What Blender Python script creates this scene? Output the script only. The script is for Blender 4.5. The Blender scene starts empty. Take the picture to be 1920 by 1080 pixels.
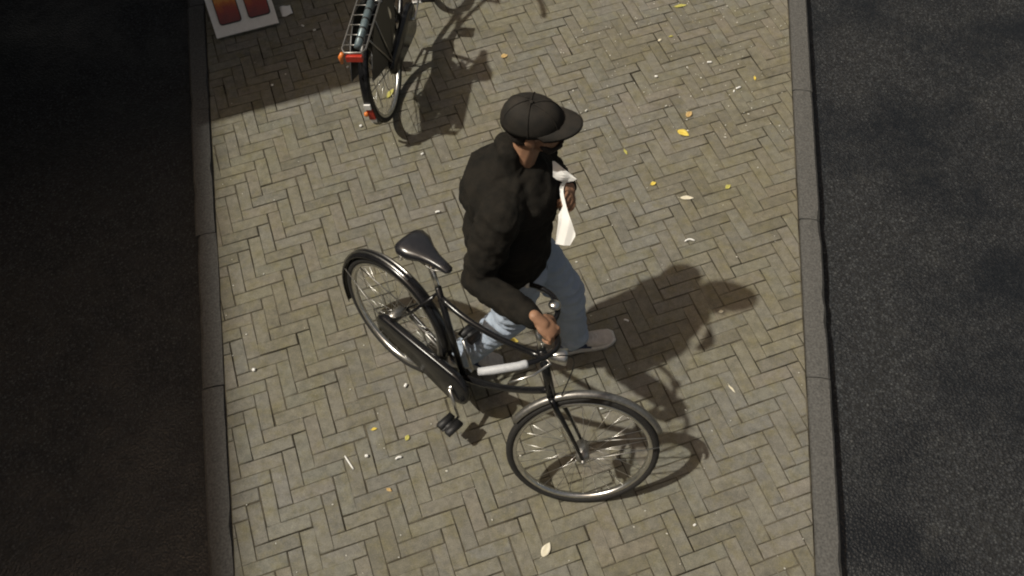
import bpy, bmesh, math, random
from mathutils import Vector, Matrix, noise

random.seed(11)
R = math.radians
sc = bpy.context.scene
col = sc.collection

# ------------------------------------------------------------------ camera
CAM_H = 4.14
pitch, roll, fpx = R(57.9), R(-4.0), 1679.0
fw = Vector((0, math.cos(pitch), -math.sin(pitch)))
rt0 = Vector((1, 0, 0)); up0 = rt0.cross(fw)
rt = rt0 * math.cos(roll) + up0 * math.sin(roll)
up = -rt0 * math.sin(roll) + up0 * math.cos(roll)
cam_data = bpy.data.cameras.new('camera')
cam = bpy.data.objects.new('camera', cam_data); col.objects.link(cam)
cam.matrix_world = Matrix(((rt.x, up.x, -fw.x, 0), (rt.y, up.y, -fw.y, 0), (rt.z, up.z, -fw.z, CAM_H), (0, 0, 0, 1)))
cam_data.sensor_width = 36.0
cam_data.lens = fpx / 1920 * 36.0
cam_data.clip_end = 300
sc.camera = cam

# ------------------------------------------------------------------ night light: low warm sky glow and one hard street light
SHX, SHY = 0.615, 0.090                     # shadow shift per metre of height
sun_el = math.atan(1 / math.hypot(SHX, SHY))
world = bpy.data.worlds.new('World'); sc.world = world; world.use_nodes = True
nt = world.node_tree; nt.nodes.clear()
sky = nt.nodes.new('ShaderNodeTexSky'); sky.sky_type = 'NISHITA'; sky.sun_disc = False
sky.sun_elevation = sun_el
sky.sun_rotation = math.atan2(-SHX, -SHY)
sky.dust_density = 6.0; sky.air_density = 1.0; sky.ozone_density = 0.2
tint = nt.nodes.new('ShaderNodeMix'); tint.data_type = 'RGBA'; tint.blend_type = 'MULTIPLY'
tint.inputs[0].default_value = 1.0; tint.inputs[7].default_value = (1.0, 0.83, 0.62, 1)
bgn = nt.nodes.new('ShaderNodeBackground'); bgn.inputs[1].default_value = 0.076
out = nt.nodes.new('ShaderNodeOutputWorld')
nt.links.new(sky.outputs[0], tint.inputs[6]); nt.links.new(tint.outputs[2], bgn.inputs[0]); nt.links.new(bgn.outputs[0], out.inputs[0])
sun_d = bpy.data.lights.new('sun', 'SUN'); sun_d.energy = 3.35; sun_d.angle = R(1.2); sun_d.color = (1.0, 0.96, 0.85)
sun = bpy.data.objects.new('sun', sun_d); col.objects.link(sun)
sun.rotation_euler = Vector((SHX, SHY, -1)).to_track_quat('-Z', 'Y').to_euler()
sun.location = (-6, 0, 10)
sc.view_settings.view_transform = 'Standard'; sc.view_settings.look = 'None'
sc.cycles.pixel_filter_type = 'BLACKMAN_HARRIS'; sc.cycles.filter_width = 2.0
sc.view_settings.exposure = 0.0; sc.view_settings.gamma = 1.0

def un(x, y, z=0.0):
    d = rt * ((x - 960) / fpx) + up * ((540 - y) / fpx) + fw
    t = (z - CAM_H) / d.z
    return Vector((0, 0, CAM_H)) + d * t

def pj(p):
    d = Vector(p) - Vector((0, 0, CAM_H)); z = d.dot(fw)
    return 960 + fpx * d.dot(rt) / z, 540 - fpx * d.dot(up) / z

LA = Vector((math.cos(R(15.7)), math.sin(R(15.7)), 0))     # brick axes on the ground
LB = Vector((-math.sin(R(15.7)), math.cos(R(15.7)), 0))

# ------------------------------------------------------------------ materials
class NT:
    def __init__(s, name):
        s.m = bpy.data.materials.new(name); s.m.use_nodes = True
        s.t = s.m.node_tree; s.b = s.t.nodes['Principled BSDF']
    def n(s, typ, **kw):
        x = s.t.nodes.new(typ)
        for k, v in kw.items(): setattr(x, k, v)
        return x
    def l(s, a, b): s.t.links.new(a, b)
    def co(s, kind='Object'):
        return s.n('ShaderNodeTexCoord').outputs[kind]
    def noise(s, scale, detail=4, rough=.55, co=None):
        x = s.n('ShaderNodeTexNoise'); x.inputs['Scale'].default_value = scale
        x.inputs['Detail'].default_value = detail; x.inputs['Roughness'].default_value = rough
        if co is not None: s.l(co, x.inputs['Vector'])
        return x.outputs[0]
    def ramp(s, fac, stops):
        x = s.n('ShaderNodeValToRGB'); e = x.color_ramp.elements
        while len(e) < len(stops): e.new(.5)
        for i, (p, c) in enumerate(stops):
            e[i].position = p; e[i].color = (*c, 1) if len(c) == 3 else c
        s.l(fac, x.inputs[0]); return x.outputs[0]
    def mix(s, fac, a, b, mode='MIX'):
        x = s.n('ShaderNodeMix', data_type='RGBA', blend_type=mode)
        for sock, v in ((x.inputs[0], fac), (x.inputs[6], a), (x.inputs[7], b)):
            if isinstance(v, (int, float)): sock.default_value = v
            elif isinstance(v, tuple): sock.default_value = (*v, 1)
            else: s.l(v, sock)
        return x.outputs[2]
    def bump(s, h, strength=.3, dist=.002):
        x = s.n('ShaderNodeBump'); x.inputs['Strength'].default_value = strength; x.inputs['Distance'].default_value = dist
        s.l(h, x.inputs['Height']); s.l(x.outputs[0], s.b.inputs['Normal'])
    def base(s, c):
        if isinstance(c, tuple): s.b.inputs['Base Color'].default_value = (*c, 1)
        else: s.l(c, s.b.inputs['Base Color'])
        return s
    def set(s, rough=.5, metal=0.0, spec=.5):
        s.b.inputs['Roughness'].default_value = rough; s.b.inputs['Metallic'].default_value = metal
        s.b.inputs['Specular IOR Level'].default_value = spec; return s

def simple(name, c, rough=.5, metal=0.0, var=.18, scale=30, bump=0.0, spec=.5):
    k = NT(name); co = k.co()
    n = k.noise(scale, co=co)
    k.base(k.ramp(n, [(.25, tuple(x * (1 - var) for x in c)), (.75, tuple(min(1, x * (1 + var)) for x in c))]))
    k.set(rough, metal, spec)
    if bump: k.bump(k.noise(scale * 4, co=co), bump)
    return k.m

def brick_mat(name, island):
    k = NT(name)
    geo = k.n('ShaderNodeNewGeometry'); pos = geo.outputs['Position']
    rnd = geo.outputs['Random Per Island'] if island else k.n('ShaderNodeObjectInfo').outputs['Random']
    tone = k.ramp(rnd, [(0, (.118, .112, .088)), (.16, (.168, .156, .128)), (.34, (.190, .180, .140)), (.52, (.158, .158, .132)), (.70, (.192, .170, .142)), (.86, (.180, .180, .164)), (1, (.132, .124, .106))])
    big = k.noise(1.0, 3, co=pos)
    c = k.mix(.42, tone, k.ramp(big, [(.36, (.196, .196, .186)), (.64, (.178, .162, .110))]))
    moss = k.ramp(k.noise(10, 6, .7, pos), [(.47, (0, 0, 0)), (.68, (.7, .7, .7))])
    c = k.mix(moss, c, (.158, .142, .078))
    stain = k.ramp(k.noise(3.4, 7, .75, pos), [(.52, (0, 0, 0)), (.74, (.62, .62, .62))])
    c = k.mix(stain, c, (.088, .084, .072))
    wear = k.ramp(k.noise(24, 5, .7, pos), [(.30, (.74, .74, .74)), (.70, (1.2, 1.19, 1.16))])
    c = k.mix(1.0, c, wear, 'MULTIPLY')
    fine = k.ramp(k.noise(190, 3, .7, pos), [(.3, (.74, .74, .74)), (.7, (1.22, 1.22, 1.2))])
    c = k.mix(1.0, c, fine, 'MULTIPLY')
    pale = k.ramp(k.noise(60, 2, .5, pos), [(.69, (0, 0, 0)), (.77, (.4, .4, .4))])
    c = k.mix(pale, c, (.34, .32, .25))
    k.base(c); k.set(.78, 0, .35)
    k.bump(k.noise(95, 5, .7, pos), .55, .0025)
    return k.m

M = {}
M['brick'] = brick_mat('clay_paver', False)
M['brick_field'] = brick_mat('clay_paver_field', True)
k = NT('joint_sand'); pos = k.n('ShaderNodeNewGeometry').outputs['Position']
c = k.ramp(k.noise(3.2, 4, .65, pos), [(.40, (.026, .022, .015)), (.60, (.130, .115, .085))])
k.base(k.mix(1.0, c, k.ramp(k.noise(240, 2, .6, pos), [(.3, (.6, .6, .6)), (.7, (1.2, 1.2, 1.2))]), 'MULTIPLY')).set(.95, 0, .2); M['joint'] = k.m
k = NT('asphalt'); pos = k.n('ShaderNodeNewGeometry').outputs['Position']
vo = k.n('ShaderNodeTexVoronoi'); vo.inputs['Scale'].default_value = 85; k.l(pos, vo.inputs['Vector'])
chip = k.ramp(vo.outputs['Color'], [(.2, (.012, .013, .015)), (.55, (.030, .031, .034)), (.8, (.062, .062, .062)), (1, (.13, .128, .12))])
edge = k.ramp(vo.outputs['Distance'], [(.30, (1, 1, 1)), (.62, (.35, .35, .35))])
c = k.mix(1.0, chip, edge, 'MULTIPLY')
c = k.mix(k.ramp(k.noise(1.3, 6, .72, pos), [(.44, (0, 0, 0)), (.62, (.75, .75, .75))]), c, (.012, .013, .015))
c = k.mix(k.ramp(k.noise(6, 5, .7, pos), [(.58, (0, 0, 0)), (.75, (.4, .4, .4))]), c, (.060, .056, .048))
c = k.mix(1.0, c, (.62, .68, .74), 'MULTIPLY')
k.base(c).set(.62, 0, .5)
k.l(k.ramp(k.noise(1.3, 6, .72, pos), [(.40, (.75, .75, .75)), (.66, (.34, .34, .34))]), k.b.inputs['Roughness'])
k.bump(vo.outputs['Distance'], .7, .004); M['asphalt'] = k.m
M['granite'] = simple('kerb_granite', (.085, .084, .080), .8, 0, .5, 90, .6)
M['black'] = simple('black_lacquer', (.010, .010, .011), .22, 0, .3, 25, 0, .5)
M['black_matt'] = simple('black_plastic', (.016, .016, .017), .55, 0, .3, 60, .2)
M['rubber'] = simple('tyre_rubber', (.018, .017, .016), .75, 0, .35, 90, .4)
M['chrome'] = simple('worn_chrome', (.74, .73, .70), .30, 1.0, .2, 60)
M['steel'] = simple('dull_steel', (.36, .35, .33), .42, .9, .25, 80)
M['grip'] = simple('grey_grip_rubber', (.50, .52, .55), .5, 0, .15, 60)
M['bone'] = simple('cream_grip', (.62, .61, .55), .5, 0, .15, 60)
M['leather'] = simple('saddle_vinyl', (.018, .018, .021), .27, 0, .3, 40, .1, 1.0)
M['red'] = simple('red_reflector', (.42, .035, .02), .25, 0, .2, 90)
M['amber'] = simple('amber_reflector', (.75, .22, .05), .25, 0, .2, 90)
M['white'] = simple('white_plastic', (.78, .78, .76), .4, 0, .06, 40)
M['paper'] = simple('white_paper', (.86, .86, .84), .7, 0, .03, 30)
M['skin'] = simple('skin', (.30, .165, .10), .55, 0, .18, 30, .15)
M['beard'] = simple('dark_beard', (.018, .013, .010), .8, 0, .4, 120, .6)
M['sole'] = simple('sneaker_sole', (.60, .58, .54), .6, 0, .15, 40)
M['lace'] = simple('shoe_lace', (.65, .63, .60), .7, 0, .1, 60)
M['navy'] = simple('navy_panel', (.035, .05, .10), .6, 0, .2, 60)
M['eye'] = simple('eye_white', (.6, .58, .55), .25, 0, .05, 30)
M['guard'] = simple('coat_guard_vinyl', (.014, .015, .015), .45, 0, .3, 30, .1)
M['teal'] = simple('grey_teal_paint', (.16, .21, .23), .35, .3, .25, 50)
M['render_wall'] = simple('dark_plaster', (.10, .13, .14), .85, 0, .2, 3, .3)
M['glass'] = simple('dark_glass', (.02, .025, .03), .08, 0, .1, 10)
M['canvas'] = simple('dark_canvas', (.05, .055, .06), .8, 0, .2, 8)
k = NT('dark_knit_jacket'); co = k.co()
k.base(k.ramp(k.noise(14, 6, .7, co), [(.3, (.008, .008, .007)), (.7, (.021, .018, .014))])).set(.9, 0, .2)
k.bump(k.noise(38, 6, .75, co), .8, .006); M['jacket'] = k.m
k = NT('dark_cap_cloth'); co = k.co()
k.base(k.ramp(k.noise(14, 5, .6, co), [(.3, (.012, .012, .011)), (.7, (.030, .025, .020))])).set(.8, 0, .3)
k.bump(k.noise(160, 3, .6, co), .4, .002); M['cap'] = k.m
k = NT('faded_denim'); co = k.co()
c = k.ramp(k.noise(6, 5, .65, co), [(.3, (.30, .36, .46)), (.55, (.40, .47, .57)), (.8, (.50, .57, .66))])
w = k.n('ShaderNodeTexWave'); w.inputs['Scale'].default_value = 260; w.inputs['Distortion'].default_value = 2; k.l(co, w.inputs['Vector'])
k.base(k.mix(.25, c, k.ramp(w.outputs[0], [(0, (.18, .23, .32)), (1, (.50, .56, .64))]))).set(.85, 0, .25)
k.bump(k.noise(34, 6, .75, co), .7, .006); M['denim'] = k.m
k = NT('shoe_suede'); co = k.co()
k.base(k.ramp(k.noise(40, 4, .6, co), [(.3, (.46, .42, .38)), (.7, (.60, .55, .50))])).set(.85, 0, .25); M['shoe'] = k.m
def leaf_mat(name, a, b):
    k = NT(name); co = k.co()
    k.base(k.ramp(k.noise(45, 4, .6, co), [(.3, a), (.7, b)])).set(.65, 0, .3); return k.m
M['leaf_yellow'] = leaf_mat('yellow_leaf', (.62, .45, .06), (.80, .66, .16))
M['leaf_tan'] = leaf_mat('tan_leaf', (.42, .27, .10), (.62, .46, .22))
M['leaf_green'] = leaf_mat('yellow_green_leaf', (.38, .36, .07), (.56, .52, .18))
M['leaf_pale'] = leaf_mat('pale_leaf', (.62, .57, .42), (.78, .74, .62))
k = NT('food_picture'); co = k.co('Generated')
n1 = k.noise(3.5, 5, .6, co)
gx = k.n('ShaderNodeSeparateXYZ'); k.l(co, gx.inputs[0])
ad = k.n('ShaderNodeMath', operation='MULTIPLY_ADD'); k.l(n1, ad.inputs[0]); ad.inputs[1].default_value = .55; k.l(gx.outputs[1], ad.inputs[2])
k.base(k.ramp(ad.outputs[0], [(.35, (.16, .03, .035)), (.62, (.26, .035, .03)), (.85, (.46, .12, .02)), (1.15 if False else 1.0, (.62, .28, .05))])).set(.35, 0, .4); M['food'] = k.m

# ------------------------------------------------------------------ mesh helpers
def prop(o, label=None, cat=None, group=None, kind=None):
    if label: o['label'] = label
    if cat: o['category'] = cat
    if group: o['group'] = group
    if kind: o['kind'] = kind
    return o
def link(name, me, mat, parent=None, smooth=True):
    if mat is not None and len(me.materials) == 0: me.materials.append(mat)
    o = bpy.data.objects.new(name, me); col.objects.link(o)
    if parent is not None: o.parent = parent
    if smooth:
        for p in me.polygons: p.use_smooth = True
    return o
def empty(name, loc=(0, 0, 0), rot=(0, 0, 0)):
    o = bpy.data.objects.new(name, None); col.objects.link(o); o.location = loc; o.rotation_euler = rot
    o.empty_display_size = .1; return o
class MB:
    """collects shapes into one bmesh; T maps every vertex"""
    def __init__(s, T=None): s.bm = bmesh.new(); s.T = T
    def v(s, p):
        p = Vector(p)
        return s.bm.verts.new(s.T(p) if s.T else p)
    def loft(s, rings, cap=True, close=False):
        vr = [[s.v(p) for p in r] for r in rings]; n = len(vr[0])
        m = len(vr)
        for i in range(m if close else m - 1):
            a, b = vr[i], vr[(i + 1) % m]
            for j in range(n):
                s.bm.faces.new((a[j], a[(j + 1) % n], b[(j + 1) % n], b[j]))
        if cap and not close:
            s.bm.faces.new(vr[0][::-1]); s.bm.faces.new(vr[-1])
        return s
    def tube(s, pts, r, n=8, close=False, flat=1.0):
        pts = [Vector(p) for p in pts]; m = len(pts); rings = []
        rr = r if isinstance(r, (list, tuple)) else [r] * m
        ref = None
        for i, p in enumerate(pts):
            a = pts[(i - 1) % m] if (close or i > 0) else p
            b = pts[(i + 1) % m] if (close or i < m - 1) else p
            t = (b - a).normalized()
            if ref is None:
                ref = Vector((0, 0, 1)) if abs(t.z) < .9 else Vector((0, 1, 0))
            u = (ref - t * ref.dot(t)).normalized(); w = t.cross(u); ref = u
            rings.append([p + (u * math.cos(q) * rr[i] + w * math.sin(q) * rr[i] * flat) for q in [2 * math.pi * j / n for j in range(n)]])
        return s.loft(rings, close=close)
    def box(s, c, d, rot=None):
        c = Vector(c); R_ = rot or Matrix.Identity(3)
        P = [c + R_ @ Vector((x * d[0] / 2, y * d[1] / 2, z * d[2] / 2)) for z in (-1, 1) for x, y in ((-1, -1), (1, -1), (1, 1), (-1, 1))]
        return s.loft([P[:4], P[4:]])
    def ball(s, c, rad, rot=None, n=14, m=9):
        c = Vector(c); R_ = rot or Matrix.Identity(3)
        if not isinstance(rad, (tuple, list)): rad = (rad,) * 3
        rings = []
        for i in range(1, m):
            a = math.pi * i / m - math.pi / 2
            rings.append([c + R_ @ Vector((rad[0] * math.cos(a) * math.cos(q), rad[1] * math.cos(a) * math.sin(q), rad[2] * math.sin(a))) for q in [2 * math.pi * j / n for j in range(n)]])
        return s.loft(rings)
    def limb(s, pts, rs, n=12):
        pts = [Vector(p) for p in pts]
        for i in range(len(pts) - 1):
            d = pts[i + 1] - pts[i]; k_ = 6
            s.tube([pts[i] + d * (j / k_) for j in range(k_ + 1)], [rs[i] + (rs[i + 1] - rs[i]) * j / k_ for j in range(k_ + 1)], n)
        for p, r in zip(pts, rs): s.ball(p, r, None, n, 8)
        return s
    def mesh(s, name):
        bmesh.ops.recalc_face_normals(s.bm, faces=s.bm.faces)
        me = bpy.data.meshes.new(name); s.bm.to_mesh(me); s.bm.free(); return me
    def build(s, name, mat, parent=None, smooth=True):
        return link(name, s.mesh(name), mat, parent, smooth)
def arc(cx, cz, r, a0, a1, n, y=0):
    return [Vector((cx + r * math.cos(a0 + (a1 - a0) * i / n), y, cz + r * math.sin(a0 + (a1 - a0) * i / n))) for i in range(n + 1)]
def bez(p0, p1, p2, p3, n=10):
    p0, p1, p2, p3 = map(Vector, (p0, p1, p2, p3))
    return [p0 * (1 - t) ** 3 + p1 * 3 * t * (1 - t) ** 2 + p2 * 3 * t * t * (1 - t) + p3 * t ** 3 for t in [i / n for i in range(n + 1)]]
def remesh(mb, name, mat, parent, voxel, smooth_it=6, fn=None, facs=.5):
    me = mb.mesh(name + '_raw'); o = bpy.data.objects.new('tmp', me); col.objects.link(o)
    m = o.modifiers.new('r', 'REMESH'); m.mode = 'VOXEL'; m.voxel_size = voxel
    if smooth_it:
        m2 = o.modifiers.new('s', 'SMOOTH'); m2.iterations = smooth_it; m2.factor = facs
    dg = bpy.context.evaluated_depsgraph_get()
    me2 = bpy.data.meshes.new_from_object(o.evaluated_get(dg)); me2.name = name
    bpy.data.objects.remove(o); bpy.data.meshes.remove(me)
    if fn:
        co = [v.co.copy() for v in me2.vertices]; no = [v.normal.copy() for v in me2.vertices]
        for v, c_, n_ in zip(me2.vertices, co, no): v.co = c_ + n_ * fn(c_)
    me2.materials.clear()
    return link(name, me2, mat, parent)

# ------------------------------------------------------------------ the setting: road, pavement with herringbone pavers, kerb
K0, K1 = un(1478, 0), un(1530, 1080)
kd = (K0 - K1).normalized(); kn = Vector((kd.y, -kd.x, 0))          # kn points to the road
J0, J1 = un(383, 0), un(440, 1080)
jd = (J0 - J1).normalized(); jn = Vector((-jd.y, jd.x, 0))          # jn points to the left road
def side(p): return max((Vector(p) - K1).dot(kn), (Vector(p) - J1).dot(jn))
mb = MB(); s_ = 60
mb.bm.faces.new([mb.v((x, y, -.105)) for x, y in ((-s_, -s_), (s_, -s_), (s_, s_), (-s_, s_))])
road = prop(mb.build('road', M['asphalt'], None, False), 'dark asphalt street beyond the kerb', kind='structure')
mb = MB()
pa, pb = K1 - kd * 30, K1 + kd * 30
mb.bm.faces.new([mb.v((p.x, p.y, -.0042)) for p in (K1 - kd * 3, K1 + kd * 9, J1 + jd * 9, J1 - jd * 3)])
pavement = prop(mb.build('pavement', M['joint'], None, False), 'grey brown clay brick pavement laid in herringbone', kind='structure')
BW = .0708; GAP = .0035
O0 = un(527, 980)
def clip(poly, lim):
    if not poly: return poly
    res = []
    side = (lambda p: (p - K1).dot(kn)) if abs(poly[0].x - K1.x) < abs(poly[0].x - J1.x) else (lambda p: (p - J1).dot(jn))
    for i in range(len(poly)):
        a, b = poly[i], poly[(i + 1) % len(poly)]; da, db = side(a) - lim, side(b) - lim
        if da <= 0: res.append(a)
        if (da < 0) != (db < 0) and da != db: res.append(a + (b - a) * (da / (da - db)))
    return res
def paver(mb, poly, z, tilt, jit):
    c = sum(poly, Vector()) / len(poly)
    def off(p, d):
        e = c - p; return p + e.normalized() * d
    P = [p + Vector((random.uniform(-jit, jit), random.uniform(-jit, jit), 0)) for p in poly]
    zz = [z + (p - c).x * tilt[0] + (p - c).y * tilt[1] for p in P]
    bot = [Vector((p.x, p.y, -.03)) for p in P]
    mid = [Vector((p.x, p.y, q - .0032)) for p, q in zip(P, zz)]
    top = [Vector((*off(p, .0042).xy, q)) for p, q in zip(P, zz)]
    mb.loft([bot, mid, top])
cells = []
for m in range(-26, 27):
    for n in range(-70, 110):
        a, b = n + 4 * m, n - 2 * m
        for (x0, y0, dx, dy) in ((a, b, 3, 1), (a - 1, b, 1, 3)):
            g = GAP / 2 / BW
            poly = [O0 + LA * (BW * x) + LB * (BW * y) for x, y in ((x0 + g, y0 + g), (x0 + dx - g, y0 + g), (x0 + dx - g, y0 + dy - g), (x0 + g, y0 + dy - g))]
            c = sum(poly, Vector()) / 4
            if not (-5.2 < c.x < 3.4 and -.6 < c.y < 8.2): continue
            if side(c) > .1: continue
            cells.append((c, poly, dx > dy))
def vis(c):
    x, y = pj(c)
    if not (-20 < x < 1940 and -20 < y < 1100): return -1
    d = c - Vector((0, 0, CAM_H)); s = 1 / d.length ** 2 * abs(d.normalized().z)
    return s * (1.0 if 460 < x < 1460 else .55)
lim = -.004
cells.sort(key=lambda t: -vis(t[0]))
variants = []
for i in range(8):
    mb = MB(); hx, hy = (3 * BW - GAP) / 2, (BW - GAP) / 2
    paver(mb, [Vector((x, y, 0)) for x, y in ((-hx, -hy), (hx, -hy), (hx, hy), (-hx, hy))], 0, (random.uniform(-.006, .006), random.uniform(-.012, .012)), .0013)
    variants.append(mb.mesh('paver'))
field = MB(); made = 0
for c, poly, alongA in cells:
    z = max(-.0018, min(.0022, random.gauss(0, .0011)))
    near_edge = max(side(p) for p in poly) > lim
    if made < 300 and vis(c) > 0 and not near_edge:
        o = link('brick', random.choice(variants), M['brick'], pavement, False)
        o.location = (c.x + random.gauss(0, .0013), c.y + random.gauss(0, .0013), z); o.scale = (random.uniform(.990, 1.005), random.uniform(.968, 1.02), 1); o.rotation_euler = (0, 0, R(15.7) + (0 if alongA else R(90)) + (math.pi if random.random() < .5 else 0) + random.gauss(0, .010))
        made += 1
    else:
        q = clip(poly, lim) if near_edge else poly
        if len(q) < 3: continue
        r_ = random.gauss(0, .010); cr = sum(q, Vector()) / len(q); sh_ = Vector((random.gauss(0, .0013), random.gauss(0, .0013), 0)) if not near_edge else Vector(); sq = random.uniform(.982, 1.004)
        q = [cr + sh_ + Matrix.Rotation(r_ * (0 if near_edge else 1), 3, 'Z') @ (p - cr) * sq for p in q]
        paver(field, q, z, (random.uniform(-.008, .008), random.uniform(-.008, .008)), .0013)
prop(field.build('brick_field', M['brick_field'], pavement, False), kind='stuff')
# kerb stones
ksm = MB(); L = 1.0
ring = lambda z, i: [Vector((i, i, z)), Vector((L - .006 - i, i, z)), Vector((L - .006 - i, .13 - i, z)), Vector((i, .13 - i, z))]
ksv = []
for v_ in range(5):
    ksm = MB(); nn = 12; rings = []
    for i in range(nn + 1):
        x = .003 + (L - .006) * i / nn; e = lambda a: random.gauss(0, a)
        ins = .010 if 0 < i < nn else .020
        c1, c2 = abs(random.gauss(0, .0016)) + (random.random() < .06) * .007, abs(random.gauss(0, .0018)) + (random.random() < .08) * .008
        rings.append([Vector((x, 0, -.2)), Vector((x, .002, -.012 - c1)), Vector((x, .006 + c1, .002 + e(.0008) - (.004 if i in (0, nn) else 0))), Vector((x, .060, .003 + e(.001))), Vector((x, .110 - c2, .002 + e(.0008) - (.004 if i in (0, nn) else 0))), Vector((x, .122 - c2 * .3, -.012 - c2)), Vector((x, .124, -.2))])
    ksm.loft(rings); ksv.append(ksm.mesh('kerb_stone'))
def make_kerb(p0, d, n):
    flip = d.cross(n).z < 0
    for i in range(-3, 9):
        o = link('kerb_stone', random.choice(ksv), M['granite'], pavement, False)
        o.location = p0 + d * (i * L) + Vector((0, 0, random.gauss(0, .0025))) + n * random.gauss(0, .002)
        o.rotation_euler = (0, 0, math.atan2(d.y, d.x) + random.gauss(0, .003)); o.scale = (1, -1 if flip else 1, 1)
make_kerb(K1, kd, kn)
make_kerb(J1, jd, jn)

# ------------------------------------------------------------------ unseen building and slab, added and placed to shade the left side
bld = prop(empty('shop_building', (-7, 2, 0)), 'dark plastered shop building with canopy left of the pavement', 'building')
def off(p): return Vector(p) - Vector((-7, 2, 0))
HB = 9.0
s0 = Vector((un(452, 1080).x, un(452, 1080).y, 0)); s1 = Vector((-1.80, 4.02, 0))
sd = (s1 - s0).normalized(); shv = Vector((SHX * HB, SHY * HB, 0))
f0, f1 = s0 - sd * 9 - shv, s1 + sd * 9 - shv
nb = Vector((-sd.y, sd.x, 0))
mb = MB(); mb.loft([[off(p + Vector((0, 0, z))) for p in (f0, f1, f1 + nb * 6, f0 + nb * 6)] for z in (-.1, HB)]); mb.build('wall', M['render_wall'], bld, False)
for i in range(8):
    for z in (1.5, 4.3, 7.0):
        c = f0 + sd * (1.6 + i * 2.6) - nb * .012 + Vector((0, 0, z)); rz = Matrix.Rotation(math.atan2(sd.y, sd.x), 3, 'Z')
        w = MB().box(off(c), (1.24, .09, 1.84), rz).build('window', M['white'], bld, False)
        MB().box(off(c - nb * .05), (1.08, .02, 1.68), rz).build('pane', M['glass'], w, False)
HC = 2.2; sh3 = Vector((SHX * HC, SHY * HC, HC))
cn = un(698, 149); sh_poly = [cn - LA * 5.2, cn, un(768, 8), un(880, -14), un(880, -14) + LB * 4, cn - LA * 5.2 + LB * 5]  # added slab, its outline projected back from the shade it has to cast
def shade_slab_pt(p): return Vector((p.x, p.y, 0)) - Vector((sh3.x, sh3.y, 0)) + Vector((0, 0, HC))
mb = MB(); mb.loft([[off(shade_slab_pt(p)) + Vector((0, 0, z)) for p in sh_poly] for z in (-.10, 0)]); mb.build('canopy', M['canvas'], bld, False)
for p in ((-2.5, 6.3), (-2.3, 8.0)):
    MB().tube([off((p[0], p[1], 0)), off((p[0], p[1], HC - .05))], .04, 10).build('post', M['steel'], bld)

# ------------------------------------------------------------------ bicycles
RH = .345
def wheel(root, cx, T, name, spokes=28, shiny=True):
    w = MB(T)
    n = 56; prof = [(.296, -.011), (.312, -.013), (.315, -.010), (.308, 0), (.315, .010), (.312, .013), (.296, .011)]
    w.loft([[Vector((cx + r * math.cos(a), y, RH + r * math.sin(a))) for r, y in prof] for a in [2 * math.pi * i / n for i in range(n)]], close=True)
    o = w.build(name, M['chrome'] if shiny else M['steel'], root)
    MB(T).tube([Vector((cx + .327 * math.cos(a), 0, RH + .327 * math.sin(a))) for a in [2 * math.pi * i / n for i in range(n)]], .0185, 10, close=True).build('tyre', M['rubber'], o)
    s = MB(T)
    for i in range(spokes):
        a = 2 * math.pi * i / spokes; sy = .028 if i % 2 else -.028; b = a + (.9 if (i // 2) % 2 else -.9)
        s.tube([(cx + .018 * math.cos(b), sy, RH + .018 * math.sin(b)), (cx + .300 * math.cos(a), 0, RH + .300 * math.sin(a))], .0013, 4)
    s.build('spokes', M['chrome'], o)
    MB(T).tube([(cx, -.075, RH), (cx, -.05, RH), (cx, -.045, RH), (cx, .045, RH), (cx, .05, RH), (cx, .075, RH)], [.008, .008, .03, .03, .008, .008], 14).build('hub', M['steel'], o)
    return o
def mudguard(root, cx, T, a0, a1, mat, name='mudguard', wd=1.0):
    g = MB(T); n = 30; rings = []
    for i in range(n + 1):
        a = a0 + (a1 - a0) * i / n; ring = []
        for r, y in ((.372, -.012), (.366, -.026), (.352, -.031), (.350, -.029), (.363, -.024), (.369, -.011), (.369, .011), (.363, .024), (.350, .029), (.352, .031), (.366, .026), (.372, .012)):
            ring.append(Vector((cx + r * math.cos(a), y * wd, RH + r * math.sin(a))))
        rings.append(ring)
    g.loft(rings)
    return g.build(name, mat, root)
def saddle(root, c, mat):
    c = Vector(c); rings = []
    for t, w, top, bot in ((-.135, .045, -.010, -.030), (-.125, .070, .006, -.042), (-.10, .086, .014, -.050), (-.05, .080, .016, -.050), (0, .052, .010, -.040), (.05, .034, .006, -.032), (.10, .026, .004, -.028), (.135, .022, -.002, -.026), (.145, .012, -.008, -.020)):
        ring = []
        for j in range(14):
            q = 2 * math.pi * j / 14; x, z = math.cos(q), math.sin(q)
            x = math.copysign(abs(x) ** .8, x); zz = (top + bot) / 2 + (top - bot) / 2 * math.copysign(abs(z) ** .7, z)
            ring.append(c + Vector((t, w * x, zz)))
        rings.append(ring)
    o = MB().loft(rings).build('saddle', mat, root)
    s = MB()
    for y in (-.022, .022): s.tube([c + Vector((-.10, y, -.05)), c + Vector((-.03, y, -.062)), c + Vector((.06, y, -.055)), c + Vector((.12, y * .4, -.028))], .0035, 6)
    for y in (-.06, .06): s.tube([c + Vector((-.10, y, -.075 + .012 * math.cos(q))) + Vector((.012 * math.sin(q), 0, 0)) for q in [i * .9 for i in range(8)]], .003, 5)
    s.build('saddle_rail', M['steel'], o)
    return o
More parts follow.
